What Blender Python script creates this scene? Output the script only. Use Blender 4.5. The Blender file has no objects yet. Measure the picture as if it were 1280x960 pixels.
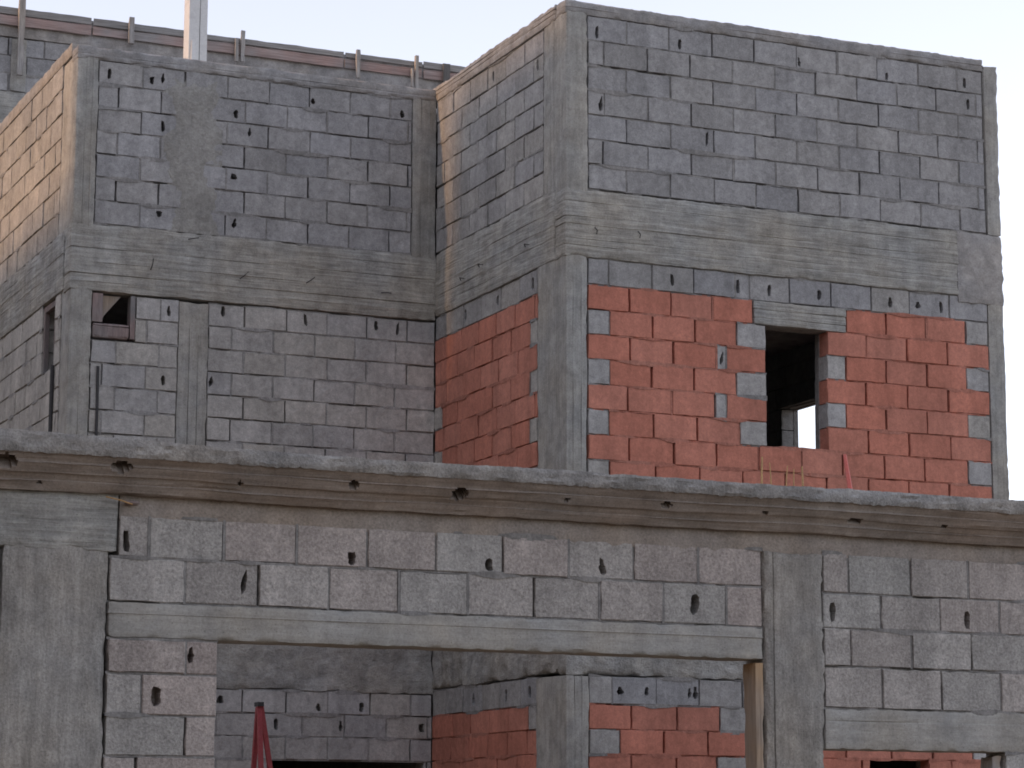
import bpy, bmesh, math, random
from mathutils import Vector, Matrix, noise
random.seed(11)
R = random.uniform
C = bpy.context.scene.collection
sc = bpy.context.scene

# ------------------------------------------------------------------ camera solve (facade frame: X along, Y away, Z up)
F = 3215.46
CR = Vector((0.915123908507107, -0.4031636585035692, 0.002701210967945779))
CU = Vector((-0.07284577740874996, -0.15875246892396042, 0.984627414976986))
CF = Vector((0.39653716697478786, 0.9012528602298938, 0.17464694997349597))
CAM = Vector((0, 0, 1.6))
YR, YL, YF = 18.6726, 21.527, 13.275        # right block front, left block front, front annex wall
XS, XL, XE = 8.70, 5.278, 12.97             # right block side wall, left block side wall, right end

def ray(px, py):
    return CR * ((px - 640) / F) - CU * ((py - 480) / F) + CF
def onY(px, py, Y):
    d = ray(px, py); return CAM + d * (Y / d.y)
def onX(px, py, X):
    d = ray(px, py); return CAM + d * (X / d.x)

# ------------------------------------------------------------------ mesh collector
class MB:
    def __init__(s): s.v = []; s.f = []; s.m = []; s.t = []
    def add(s, verts, faces, mat=0, tint=(0.5, 0.5)):
        o = len(s.v); s.v += [tuple(v) for v in verts]
        for f in faces:
            s.f.append(tuple(o + i for i in f)); s.m.append(mat); s.t.append(tint)
    def box(s, x0, x1, y0, y1, z0, z1, mat=0, tint=(0.5, 0.5)):
        v = [(x, y, z) for x in (x0, x1) for y in (y0, y1) for z in (z0, z1)]
        s.add(v, [(0, 1, 3, 2), (4, 6, 7, 5), (0, 4, 5, 1), (2, 3, 7, 6), (0, 2, 6, 4), (1, 5, 7, 3)], mat, tint)
    def build(s, name, mats, parent=None, smooth=False):
        me = bpy.data.meshes.new(name)
        base = parent.location if parent is not None and parent.parent is None else (ROOT(parent) if parent is not None else Vector((0, 0, 0)))
        me.from_pydata([Vector(v) - base for v in s.v], [], s.f)
        for m in (mats if isinstance(mats, (list, tuple)) else [mats]): me.materials.append(m)
        me.polygons.foreach_set('material_index', s.m)
        a = me.attributes.new('tint', 'FLOAT', 'FACE'); a.data.foreach_set('value', [t[0] for t in s.t])
        b = me.attributes.new('warm', 'FLOAT', 'FACE'); b.data.foreach_set('value', [t[1] for t in s.t])
        bm = bmesh.new(); bm.from_mesh(me); bmesh.ops.recalc_face_normals(bm, faces=bm.faces[:]); bm.to_mesh(me); bm.free()
        if smooth: me.polygons.foreach_set('use_smooth', [True] * len(me.polygons)); me.set_sharp_from_angle(angle=math.radians(38))
        me.update()
        o = bpy.data.objects.new(name, me); C.objects.link(o)
        if parent is not None: o.parent = parent
        return o
def ROOT(o):
    while o.parent is not None: o = o.parent
    return o.location
def thing(name, label, cat, loc, group=None):
    o = bpy.data.objects.new(name, None); C.objects.link(o); o.location = loc; o.empty_display_size = .2
    o['label'] = label; o['category'] = cat
    if group: o['group'] = group
    return o
def tag(o, label, cat, group=None):
    o['label'] = label; o['category'] = cat
    if group: o['group'] = group
    return o

# ------------------------------------------------------------------ materials
ALB = 1.13
def sc3(c): return tuple(x * ALB for x in c)
def nodes(name):
    m = bpy.data.materials.new(name); m.use_nodes = True; nt = m.node_tree; nt.nodes.clear()
    out = nt.nodes.new('ShaderNodeOutputMaterial'); b = nt.nodes.new('ShaderNodeBsdfPrincipled')
    nt.links.new(b.outputs[0], out.inputs[0]); b.inputs['Roughness'].default_value = .92
    b.inputs['Specular IOR Level'].default_value = .25
    return m, nt, b
class NT:
    def __init__(s, nt):
        s.nt = nt; s.tc = nt.nodes.new('ShaderNodeTexCoord').outputs['Object']
    def noise(s, scale, detail=6, rough=.6, stretch=(1, 1, 1), dist=0):
        mp = s.nt.nodes.new('ShaderNodeMapping'); mp.inputs['Scale'].default_value = stretch
        s.nt.links.new(s.tc, mp.inputs[0])
        n = s.nt.nodes.new('ShaderNodeTexNoise'); n.inputs['Scale'].default_value = scale
        n.inputs['Detail'].default_value = detail; n.inputs['Roughness'].default_value = rough; n.inputs['Distortion'].default_value = dist
        s.nt.links.new(mp.outputs[0], n.inputs['Vector']); return n.outputs['Fac']
    def vor(s, scale):
        n = s.nt.nodes.new('ShaderNodeTexVoronoi'); n.inputs['Scale'].default_value = scale
        s.nt.links.new(s.tc, n.inputs['Vector']); return n.outputs['Distance']
    def ramp(s, fac, stops):
        r = s.nt.nodes.new('ShaderNodeValToRGB'); e = r.color_ramp.elements
        while len(e) < len(stops): e.new(.5)
        for i, (p, c) in enumerate(stops):
            e[i].position = p; e[i].color = (*c, 1) if len(c) == 3 else c
        s.nt.links.new(fac, r.inputs[0]); return r.outputs[0]
    def val(s, fac, a, b, lo=.3, hi=.7):
        r = s.nt.nodes.new('ShaderNodeMapRange'); r.inputs[1].default_value = lo; r.inputs[2].default_value = hi
        r.inputs[3].default_value = a; r.inputs[4].default_value = b
        s.nt.links.new(fac, r.inputs[0]); return r.outputs[0]
    def mul(s, c, f):
        n = s.nt.nodes.new('ShaderNodeVectorMath'); n.operation = 'SCALE'
        s.nt.links.new(c, n.inputs[0]); s.nt.links.new(f, n.inputs['Scale']); return n.outputs[0]
    def mix(s, f, a, b):
        n = s.nt.nodes.new('ShaderNodeMix'); n.data_type = 'RGBA'
        if isinstance(f, (int, float)): n.inputs[0].default_value = f
        else: s.nt.links.new(f, n.inputs[0])
        for k, x in ((6, a), (7, b)):
            if isinstance(x, tuple): n.inputs[k].default_value = (*x, 1)
            else: s.nt.links.new(x, n.inputs[k])
        return n.outputs[2]
    def attr(s, name):
        n = s.nt.nodes.new('ShaderNodeAttribute'); n.attribute_name = name; return n.outputs['Fac']
    def add(s, a, b, k=1.0):
        n = s.nt.nodes.new('ShaderNodeMath'); n.operation = 'MULTIPLY_ADD'; s.nt.links.new(b, n.inputs[0])
        n.inputs[1].default_value = k; s.nt.links.new(a, n.inputs[2]); return n.outputs[0]
    def bump(s, b, h, dist, strength=1.0):
        n = s.nt.nodes.new('ShaderNodeBump'); n.inputs['Distance'].default_value = dist; n.inputs['Strength'].default_value = strength
        s.nt.links.new(h, n.inputs['Height']); s.nt.links.new(n.outputs[0], b.inputs['Normal'])

def mat_concrete(name, col, stretch, warmcol=None, var=.3, streak=.32, bump=.006, grain=1.0):
    m, nt, b = nodes(name); h = NT(nt); col = sc3(col); warmcol = sc3(warmcol) if warmcol else None
    big = h.noise(1.3, 5, .6); mid = h.noise(7, 8, .68, dist=.3); fine = h.noise(70, 4, .7)
    st = h.noise(6, 6, .65, stretch)
    wc = warmcol or tuple(c * k for c, k in zip(col, (1.05, .985, .90)))
    c = h.mix(h.val(big, 0, 1, .38, .66), col, wc)
    c = h.mul(c, h.val(mid, 1 - var, 1 + var, .28, .72))
    c = h.mul(c, h.val(st, 1 - streak, 1 + streak, .3, .7))
    drip = h.noise(2.6, 6, .7, (1.3, 1.3, .14)); c = h.mul(c, h.val(drip, .82, 1.14, .3, .66))
    c = h.mul(c, h.val(fine, 1 - .16 * grain, 1 + .16 * grain, .3, .7))
    pit = h.vor(34)
    c = h.mul(c, h.val(pit, .62, 1, .05, .17))
    c = h.mul(c, h.val(h.attr('tint'), .72, 1.28, 0, 1))
    nt.links.new(c, b.inputs['Base Color'])
    hh = h.add(st, mid, .8); hh = h.add(hh, fine, .25 * grain)
    h.bump(b, hh, bump); return m
def mat_block(name, col, warm, var=.2, bump=.004, grain=90, gstr=.2, rough=.92):
    m, nt, b = nodes(name); h = NT(nt); col = sc3(col); warm = sc3(warm)
    big = h.noise(2.2, 4, .6); mid = h.noise(13, 6, .65, dist=.4); fine = h.noise(grain, 4, .75)
    c = h.mix(h.attr('warm'), col, warm); rain = h.noise(3.2, 5, .65, (1.6, 1.6, .22)); blot = h.noise(28, 5, .7, dist=.6)
    c = h.mul(c, h.val(rain, .86, 1.14, .32, .68)); c = h.mul(c, h.val(blot, .86, 1.14, .3, .7))
    c = h.mul(c, h.val(h.attr('tint'), .70, 1.30, 0, 1))
    c = h.mul(c, h.val(mid, 1 - var, 1 + var, .28, .72)); c = h.mul(c, h.val(big, .86, 1.14, .3, .7))
    c = h.mul(c, h.val(fine, 1 - gstr, 1 + gstr, .3, .7))
    nt.links.new(c, b.inputs['Base Color']); b.inputs['Roughness'].default_value = rough
    h.bump(b, h.add(h.add(mid, fine, .6), blot, .8), bump); return m
def mat_wood(name, col, stretch, var=.4):
    m, nt, b = nodes(name); h = NT(nt)
    g = h.noise(9, 8, .7, stretch, .4); big = h.noise(1.7, 3, .5)
    c = h.mix(h.val(big, 0, 1, .35, .65), col, tuple((sum(col) / 3) * .9 + x * .1 for x in col))
    c = h.mul(c, h.val(g, 1 - var, 1 + var, .3, .7)); c = h.mul(c, h.val(h.attr('tint'), .6, 1.4, 0, 1))
    nt.links.new(c, b.inputs['Base Color']); h.bump(b, g, .004); return m
def mat_paint(name, col, rough=.5, var=.15):
    m, nt, b = nodes(name); h = NT(nt)
    n = h.noise(14, 6, .65); c = h.mul(h.mix(h.val(n, 0, .5, .5, .75), col, tuple(x * .6 + .06 for x in col)), h.val(h.noise(60, 3), 1 - var, 1 + var))
    nt.links.new(c, b.inputs['Base Color']); b.inputs['Roughness'].default_value = rough; return m

GR = (.285, .282, .282)
M_COLV = mat_concrete('column_concrete', (.292, .293, .282), (5, 5, .35), streak=.15)
M_BEAM = mat_concrete('beam_concrete_x', (.298, .300, .288), (.45, 1, 7), streak=.27, bump=.012)
M_BEAMY = mat_concrete('beam_concrete_y', (.298, .300, .288), (1, .45, 7), streak=.27, bump=.012)
M_COPE = mat_concrete('coping_concrete', (.265, .265, .268), (1.5, 1.5, 2.5), streak=.16, bump=.006)
M_LINT = mat_concrete('lintel_concrete', (.312, .312, .300), (.5, 1, 4), streak=.14, var=.14, bump=.005)
M_CORN = mat_concrete('cornice_concrete', (.268, .236, .208), (.28, 1.5, 9), warmcol=(.272, .220, .180), streak=.17, var=.2, bump=.006)
M_LIP = mat_concrete('slab_edge_concrete', (.275, .27, .262), (2, 2, 2), streak=.2, var=.36, bump=.016, grain=1.6)
M_ROUGH = mat_concrete('rough_concrete', (.31, .31, .298), (1.6, 1.6, 2.6), streak=.2, var=.34, bump=.022, grain=1.2)
M_BAND = mat_concrete('brown_band', (.285, .255, .228), (.8, 1, 2), streak=.1, var=.18, bump=.008, grain=1.5)
M_PLANKG = mat_wood('grey_plank', (.30, .285, .27), (.25, 1, 6))
M_FCOL = mat_concrete('front_column_concrete', (.285, .28, .268), (3.2, 3.2, .5), streak=.24, var=.25, bump=.012, grain=1.5)
M_BLK = mat_block('grey_block', (.272, .272, .277), (.305, .292, .268), var=.2)
M_FBLK = mat_block('front_block', (.335, .328, .310), (.362, .315, .290), var=.15, bump=.008, grain=62, gstr=.34)
M_BRK = mat_block('red_brick', (.43, .168, .118), (.44, .20, .150), var=.12, bump=.0025, grain=70, gstr=.10)
M_MOR = mat_block('mortar', (.215, .213, .21), (.235, .222, .205), var=.25, bump=.008, grain=50)
M_RMOR = mat_block('red_mortar', (.36, .14, .10), (.33, .17, .13), var=.25, bump=.006, grain=50)
M_SMEAR = mat_block('mortar_smear_grey', (.292, .288, .272), (.295, .285, .26), var=.16, bump=.010, grain=40, gstr=.14)
M_PLANK = mat_wood('weathered_plank', (.33, .225, .20), (.25, 1, 6))
M_STAKE = mat_wood('stake_wood', (.36, .32, .28), (5, 5, .4))
M_JAMB = mat_wood('jamb_board_wood', (.42, .285, .165), (6, 6, .4), .25)
M_FRAME = mat_wood('window_frame_wood', (.30, .205, .185), (5, 5, .6), .3)
M_DARKW = mat_wood('dark_stub_wood', (.12, .115, .11), (5, 5, .6), .3)
M_WHITE = mat_paint('white_paint', (.72, .72, .71), .5, .06)
M_RED = mat_paint('red_paint', (.36, .07, .08), .5)
M_PVC = mat_paint('red_pipe', (.55, .13, .10), .5)
M_REED = mat_paint('dry_cane', (.52, .32, .15), .8, .2)
M_WIRE = mat_paint('rusty_wire', (.05, .045, .042), .8)
M_CHASE_CAP = mat_paint('chase_shade_and_cap', (.06, .06, .062), .7)  # dark tone for the shaded wall chases; also the trestle cap

# ------------------------------------------------------------------ rough concrete boxes (board marked, uneven)
def lin(a, b, step):
    n = max(1, int(math.ceil((b - a) / step))); return [a + (b - a) * i / n for i in range(n + 1)]
def merge(base, extra):
    out = sorted(base + extra); r = [out[0]]
    for x in out[1:]:
        if x - r[-1] > .0015: r.append(x)
    return r
def rough_box(mb, x0, x1, y0, y1, z0, z1, res=.045, amp=.006, boards=None, axis='z', seed=0., mat=0, tint=None, edge=.006):
    """box with a gridded skin; boards = board edges along an axis ('x','y','z'); steps and fins at each edge"""
    gs = [lin(x0, x1, res), lin(y0, y1, res), lin(z0, z1, res)]
    ai = 'xyz'.index(axis); offs = []
    rnd = random.Random(seed * 13.7 + 3)
    if boards:
        ex = []
        for b in boards: ex += [b - .006, b - .001, b + .001, b + .006]
        lo, hi = (x0, y0, z0)[ai], (x1, y1, z1)[ai]
        gs[ai] = merge(gs[ai], [e for e in ex if lo + .01 < e < hi - .01])
        offs = [rnd.uniform(-.0035, .0035) for _ in range(len(boards) + 1)]
        fins = [rnd.choice((-.010, -.008, .008, -.006, .005)) for _ in boards]
    idx = {}; verts = []; nrm = []
    def vid(i, j, k):
        key = (i, j, k)
        if key not in idx:
            idx[key] = len(verts); p = Vector((gs[0][i], gs[1][j], gs[2][k]))
            n = Vector(((i == len(gs[0]) - 1) - (i == 0), (j == len(gs[1]) - 1) - (j == 0), (k == len(gs[2]) - 1) - (k == 0)))
            verts.append(p); nrm.append(n)
        return idx[key]
    faces = []
    for a in range(3):
        b, c = (a + 1) % 3, (a + 2) % 3
        for side in (0, len(gs[a]) - 1):
            for i in range(len(gs[b]) - 1):
                for j in range(len(gs[c]) - 1):
                    q = []
                    for (di, dj) in ((0, 0), (1, 0), (1, 1), (0, 1)):
                        t = [0, 0, 0]; t[a] = side; t[b] = i + di; t[c] = j + dj; q.append(vid(*t))
                    faces.append(q if side else q[::-1])
    off = Vector((seed * 3.1, seed * 1.7, seed * 2.3))
    out = []
    for p, n in zip(verts, nrm):
        d = noise.noise(p * 2.2 + off) * amp + noise.noise(p * 11 + off) * amp * .6
        if boards:
            w = p[ai]; k = sum(1 for b in boards if b <= w)
            d += offs[k]
            for b, fn in zip(boards, fins):
                if abs(w - b) < .004:
                    along = noise.noise(Vector((p.x * 1.6, p.y * 1.6, p.z * 1.6 if ai != 2 else b * 9)) + off)
                    d += fn * max(0, .4 + along * 1.6)
        q = p + n * d
        if n.length > 1.2:      # arrises: broken edge
            q -= n * (.004 + edge * max(0, noise.noise(p * 17 + off) + .1) + edge * .5 * max(0, noise.noise(p * 45 + off)))
        out.append(q)
    mb.add(out, faces, mat, tint or (.5 + R(-.06, .06), .5))

# ------------------------------------------------------------------ block walls
def plane_map(kind, pos):
    if kind == 'Y': return lambda u, v, n: (u, pos - n, v)
    return lambda u, v, n: (pos - n, u, v)
ANG = sorted([2 * math.pi * k / 14 + .05 for k in range(14)])
def hole_shape(rng, w, h):
    """radius by angle of an irregular slot: straight slot, bottle (narrow neck, round foot) or plain lump"""
    kind = rng.choice('sslb'); ph = rng.uniform(0, 6); lean = rng.uniform(-.14, .14); w *= rng.uniform(.85, 1.2); h *= rng.uniform(.85, 1.12)
    def rad(a):
        c, s_ = math.cos(a), math.sin(a); hw, hh = w / 2, h / 2
        if kind == 'b' and s_ > .1: hw *= .75
        if kind == 'b' and s_ <= .1: hw *= 1.15
        p = 4 if kind == 's' else 2.6
        r = (abs((c - lean * s_) / hw) ** p + abs(s_ / hh) ** p) ** (-1 / p)
        return r * (1 + .08 * math.sin(3 * a + ph) + rng.uniform(-.12, .12))
    return rad
def block(mb, P, u0, u1, v0, v1, holes=(), mat=0, tint=(.5, .5), depth=.15, rough=.002, skew=.005):
    rng = random.Random(int((u0 * 91.7 + v0 * 373.1) * 1000)); r = rng.uniform
    nn = r(-skew, skew); tu, tv = r(-.004, .004), r(-.006, .006)
    ch = .005; uc, vc = (u0 + u1) / 2, (v0 + v1) / 2
    def nf(u, v): return nn + (u - uc) * tu + (v - vc) * tv
    nu, nv = max(2, int((u1 - u0) / .055)), max(2, int((v1 - v0) / .055))
    us = [u0] + [u0 + ch + (u1 - u0 - 2 * ch) * i / nu for i in range(nu + 1)] + [u1]
    vs = [v0] + [v0 + ch + (v1 - v0 - 2 * ch) * i / nv for i in range(nv + 1)] + [v1]
    def bj():
        return (r(-.0022, .0022) - (.010 if r(0, 1) < .05 else 0))
    if not holes:
        V = []; nU, nV = len(us), len(vs)
        for j, v in enumerate(vs):
            for i, u in enumerate(us):
                b = (i in (0, nU - 1)) or (j in (0, nV - 1))
                uu, vv, n = u, v, nf(u, v) + r(-rough, rough)
                if b:
                    n -= .004 + r(0, .003)
                    if i == 0: uu += r(-.002, .007)
                    if i == nU - 1: uu -= r(-.002, .007)
                    if j == 0: vv += r(-.002, .006)
                    if j == nV - 1: vv -= r(-.002, .006)
                    if (i in (0, nU - 1)) and (j in (0, nV - 1)) and r(0, 1) < .25: n -= r(.004, .016)
                V.append(P(uu, vv, n))
        fs = [(j * nU + i, j * nU + i + 1, (j + 1) * nU + i + 1, (j + 1) * nU + i) for j in range(nV - 1) for i in range(nU - 1)]
        o = len(V)
        ring = [i for i in range(nU)] + [j * nU + nU - 1 for j in range(1, nV)] + [(nV - 1) * nU + i for i in range(nU - 2, -1, -1)] + [j * nU for j in range(nV - 2, 0, -1)]
        ruv = [(us[i % nU], vs[i // nU]) for i in ring]
        V += [P(a, b, -depth) for a, b in ruv]; L = len(ring)
        fs += [(ring[k], o + k, o + (k + 1) % L, ring[(k + 1) % L]) for k in range(L)]
        mb.add(V, fs, mat, tint)
    else:
        hs = sorted(holes); xs = [u0 + ch] + [(hs[k][0] + hs[k + 1][0]) / 2 for k in range(len(hs) - 1)] + [u1 - ch]
        for k, (hu, hv, hw, hh) in enumerate(hs):
            a0, a1, b0, b1 = xs[k], xs[k + 1], v0 + ch, v1 - ch
            rad = hole_shape(rng, hw, hh)
            angs = sorted(ANG + [math.atan2(b - hv, a - hu) % (2 * math.pi) for a in (a0, a1) for b in (b0, b1)])
            ou, inn = [], []
            for a in angs:
                c, s_ = math.cos(a), math.sin(a); t = 9.
                if c > 1e-9: t = min(t, (a1 - hu) / c)
                if c < -1e-9: t = min(t, (a0 - hu) / c)
                if s_ > 1e-9: t = min(t, (b1 - hv) / s_)
                if s_ < -1e-9: t = min(t, (b0 - hv) / s_)
                rr = min(rad(a), t * .93)
                ou.append((hu + c * t, hv + s_ * t)); inn.append((hu + c * rr, hv + s_ * rr))
            N = len(angs)
            V = [P(a, b, nf(a, b)) for a, b in ou] + [P(a, b, nf(a, b) - .001) for a, b in inn] + [P(a, b + .004, -.115) for a, b in inn]
            fs = [(i, (i + 1) % N, N + (i + 1) % N, N + i) for i in range(N)] + [(N + i, N + (i + 1) % N, 2 * N + (i + 1) % N, 2 * N + i) for i in range(N)] + [tuple(range(2 * N, 3 * N))]
            mb.add(V, fs, mat, tint)
        co = [(u0, v0), (u1, v0), (u1, v1), (u0, v1)]; ci = [(u0 + ch, v0 + ch), (u1 - ch, v0 + ch), (u1 - ch, v1 - ch), (u0 + ch, v1 - ch)]
        V = [P(a, b, nf(a, b)) for a, b in ci] + [P(a, b, nf(a, b) - .005) for a, b in co] + [P(a, b, -depth) for a, b in co]
        mb.add(V, [(k, (k + 1) % 4, 4 + (k + 1) % 4, 4 + k) for k in range(4)] + [(4 + k, 4 + (k + 1) % 4, 8 + (k + 1) % 4, 8 + k) for k in range(4)], mat, tint)
def strip_h(mb, P, u0, u1, v0, v1, mat, deep, flush, tint):
    n = max(2, int((u1 - u0) / .035)); V = []; fs = []; s = R(0, 99)
    for i in range(n + 1):
        u = u0 + (u1 - u0) * i / n
        a = noise.noise(Vector((u * 2.6, s, 0))) ; b = noise.noise(Vector((u * 15, s, 4)))
        d = .011 + b * .005
        if a > deep: d += .022 + .03 * (a - deep)
        if a < flush: d = .001 + b * .003
        e = 0.
        if a < flush - .06: e = min(.016, (flush - .06 - a) * .09) * (1 + .7 * b); d = -.0035 + b * .002
        V += [P(u, v0 - e, -d), P(u, v1 + e * .6, -d - .001)]
        if i: fs.append((2 * i - 2, 2 * i, 2 * i + 1, 2 * i - 1))
    mb.add(V, fs, mat, tint)
def course_wall(mb, kind, pos, rows, mats=('g', 'r'), bed=.009, dark=.45, deep=.28, flush=-.1, thick=.20, tb=.5, wb=.3, tv=.16, wv=.35, headgap=None):
    """rows: list of (v0, v1, [(u0,u1,'g'|'r',holes)])  material slots: 0 grey block 1 mortar 2 red brick 3 red mortar"""
    P = plane_map(kind, pos)
    for (v0, v1, bl) in rows:
        if not bl: continue
        for k, (a, b, c, holes) in enumerate(bl):
            t = (min(1, max(0, tb + R(-tv, tv))), min(1, max(0, wb + R(-wv, wv))))
            if c == 'g' and any(q[2] == 'r' for q in bl): t = (min(1, t[0] + .26), min(1, t[1] + .3))
            last = k + 1 == len(bl); nxt = None if last else bl[k + 1]
            joined = nxt is not None and abs(nxt[0] - b) < .03
            if c == 'r': g = R(.015, .021) if R(0, 1) < .8 else .008; m, mm = 2, 3
            else: g = (.014 if R(0, 1) < .3 else .008); m, mm = 0, 1
            if headgap: g = headgap * R(.6, 1.3)
            ge = R(.003, .009) if not joined else g / 2
            gs = R(.003, .010) if (k == 0 or abs(bl[k - 1][1] - a) > .03) else .005
            hb = [(u, v, w, h) for (u, v, w, h) in holes]
            jv = R(-.002, .002)
            block(mb, P, a + gs, b - ge, v0 + bed / 2 + jv, v1 - bed / 2 + jv, hb, m, t)
            if joined:
                p = dark + (.38 if c == 'r' else 0)
                d = R(.03, .07) if R(0, 1) < p else (R(.006, .013) if R(0, 1) < .6 else R(.0, .004))
                mb.add([P(b - ge - .002, v0, -d), P(b + .007, v0, -d), P(b + .007, v1, -d), P(b - ge - .002, v1, -d)], [(0, 1, 2, 3)], mm, (tb, .4))
        runs = []
        for (a, b, c, h) in bl:
            if runs and abs(runs[-1][1] - a) < .03 and runs[-1][2] == c: runs[-1][1] = b
            else: runs.append([a, b, c])
        full = []
        for (a, b, c, h) in bl:
            if full and abs(full[-1][1] - a) < .03: full[-1][1] = b
            else: full.append([a, b])
        for a, b, c in runs:
            red = c == 'r'
            for vv in (v0, v1):
                strip_h(mb, P, a, b, vv - bed / 2 - .002, vv + bed / 2 + .002, 3 if red else 1, deep + (.1 if red else 0), flush, (tb + R(-.1, .1), R(.1, .6)))
        for a, b in full:
            c0 = P(a, v0, -.14); c1 = P(b, v1, -thick)
            lo = [min(x, y) for x, y in zip(c0, c1)]; hi = [max(x, y) for x, y in zip(c0, c1)]
            mb.box(lo[0], hi[0], lo[1], hi[1], lo[2], hi[2], 1, (.5, .4))
def joints(first, pitch, a, b, jit=.006):
    j = []; x = first
    while x > a + .05: x -= pitch
    x += pitch
    while x < b - .04:
        if x > a + .04: j.append(x + R(-jit, jit))
        x += pitch
    return j
def mk(us, kinds=None, default='g'):
    """joint list -> blocks"""
    return [[us[i], us[i + 1], (kinds or {}).get(i, default), []] for i in range(len(us) - 1)]
def punch(rows, u, v, w=.028, h=.10):
    for (v0, v1, bl) in rows:
        if v0 < v < v1:
            for q in bl:
                if q[0] < u < q[1]:
                    h2 = min(h, (v1 - v0) * .62); m = .014 + h2 / 2
                    vv = min(max(v, v0 + m - .002), v1 - m - .004); uu = min(max(u, q[0] + .014 + w / 2), q[1] - .016 - w / 2)
                    if uu - w * .6 > q[0] and uu + w * .6 < q[1]: q[3].append((uu, vv, w, h2))
                    return
def cut(rows, a, b, c, d):
    out = []
    for (v0, v1, bl) in rows:
        if c < (v0 + v1) / 2 < d:
            nb = []
            for q in bl:
                if q[1] <= a or q[0] >= b: nb.append(q); continue
                if q[0] < a - .03: nb.append([q[0], a, q[2], q[3]])
                if q[1] > b + .03: nb.append([b, q[1], q[2], q[3]])
            bl = nb
        out.append((v0, v1, bl))
    return out
def simple_rows(vt, h, n, u0, u1, fa, fb, pitch, kind='g', jit=.006):
    rows = []
    for i in range(n):
        j = joints(fa if i % 2 == 0 else fb, pitch, u0, u1, jit)
        rows.append((vt - (i + 1) * h, vt - i * h, mk([u0] + j + [u1], None, kind)))
    return rows
WM = [M_BLK, M_MOR, M_BRK, M_RMOR]
FM = [M_FBLK, M_MOR, M_BRK, M_RMOR]
def ux(px, py, Y): return onY(px, py, Y).x

# ================================================================== REAR HOUSE
house = thing('unfinished_house', 'tall unfinished grey block house with a red brick bay, behind the low annex', 'house', (8.7, 18.67, 0))
def part(name, fn, mats, smooth=False, parent=None):
    mb = MB(); fn(mb); return mb.build(name, mats, parent or house, smooth)

# --- concrete frame of the right block
def col(x0, x1, y0, y1, z0, z1, seed, mat=M_COLV, name='column', boards=None, amp=.006):
    mb = MB(); rough_box(mb, x0, x1, y0, y1, z0, z1, .05, amp, boards, 'x', seed)
    return mb.build(name, mat, house, True)
mb = MB(); rough_box(mb, 8.695, 8.895, YR - .010, 19.13, 6.86, 8.44, .04, .006, [18.74, 18.82, 18.90, 18.97, 19.05], 'y', 1); mb.build('column', M_COLV, house, True)
col(8.695, 8.892, YR - .006, 19.25, 2.95, 6.40, 2, boards=[8.76, 8.83])
mb = MB(); rough_box(mb, 12.822, 12.968, YR - .014, 19.0, 6.90, 8.465, .04, .006, None, 'x', 3, edge=.012); mb.build('column', M_COLV, house, True)
col(12.80, 12.968, YR - .008, 19.0, 2.95, 6.34, 4)
col(8.69, 8.892, YR - .014, 19.25, 0, 2.90, 5, boards=[8.76, 8.83])
col(12.80, 12.972, YR - .012, 19.0, 0, 2.90, 6)
# ring beam of the right block: front, side, rough heads
mb = MB()
rough_box(mb, 8.684, 12.50, YR - .017, YR + .20, 6.325, 6.905, .035, .009, [6.42, 6.475, 6.60, 6.66, 6.79], 'z', 7, edge=.012)
mb.build('ring_beam', M_BEAM, house, True)
mb = MB(); rough_box(mb, 12.49, 12.970, YR - .017, YR + .22, 6.265, 6.906, .05, .012, [6.58], 'z', 8, tint=(.62, .5), edge=.012)
mb.build('beam_end', M_COPE, house, True)
mb = MB(); rough_box(mb, 8.682, 8.90, YR + .195, 21.53, 6.33, 6.935, .045, .009, [6.43, 6.52, 6.63, 6.75], 'z', 9, edge=.012)
mb.build('ring_beam', M_BEAMY, house, True)
# coping of the right block: front and side
mb = MB(); rough_box(mb, 8.688, 12.83, YR - .005, YR + .20, 8.405, 8.525, .03, .005, [8.462], 'z', 10, edge=.012); mb.build('coping', M_COPE, house, True)
mb = MB(); rough_box(mb, 8.685, 8.89, YR + .195, 21.75, 8.39, 8.535, .03, .006, [8.45, 8.49], 'z', 11, edge=.012, tint=(.55, .5)); mb.build('coping', M_COPE, house, True)

# --- upper right wall
rows = simple_rows(8.405, .2135, 7, 8.895, 12.815, ux(837, 60, YR), ux(809, 90, YR), .411)
for px, py, h in ((746, 41, .1), (850, 55, .1), (998, 77, .08), (1109, 96, .07), (1206, 104, .11), (755, 130, .15), (1210, 130, .14), (884, 172, .15)):
    p = onY(px, py, YR); punch(rows, p.x, p.z, .03, h)
part('block_wall', lambda m: course_wall(m, 'Y', YR, rows, dark=.5, deep=.05, flush=-.28, wb=.2, wv=.2, bed=.011), WM)
# --- upper side wall of the right block (faces left)
rows = simple_rows(8.39, .2080, 7, 19.13, 21.53, 19.13 + .40, 19.13 + .20, .40)
for px, py in ((672, 82), (616, 95)):
    p = onX(px, py, XS); punch(rows, p.y, p.z, .04, .1)
part('block_wall', lambda m: course_wall(m, 'X', XS, rows, dark=.45, deep=.0, flush=-.3, wb=.5, bed=.011), WM)

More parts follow.
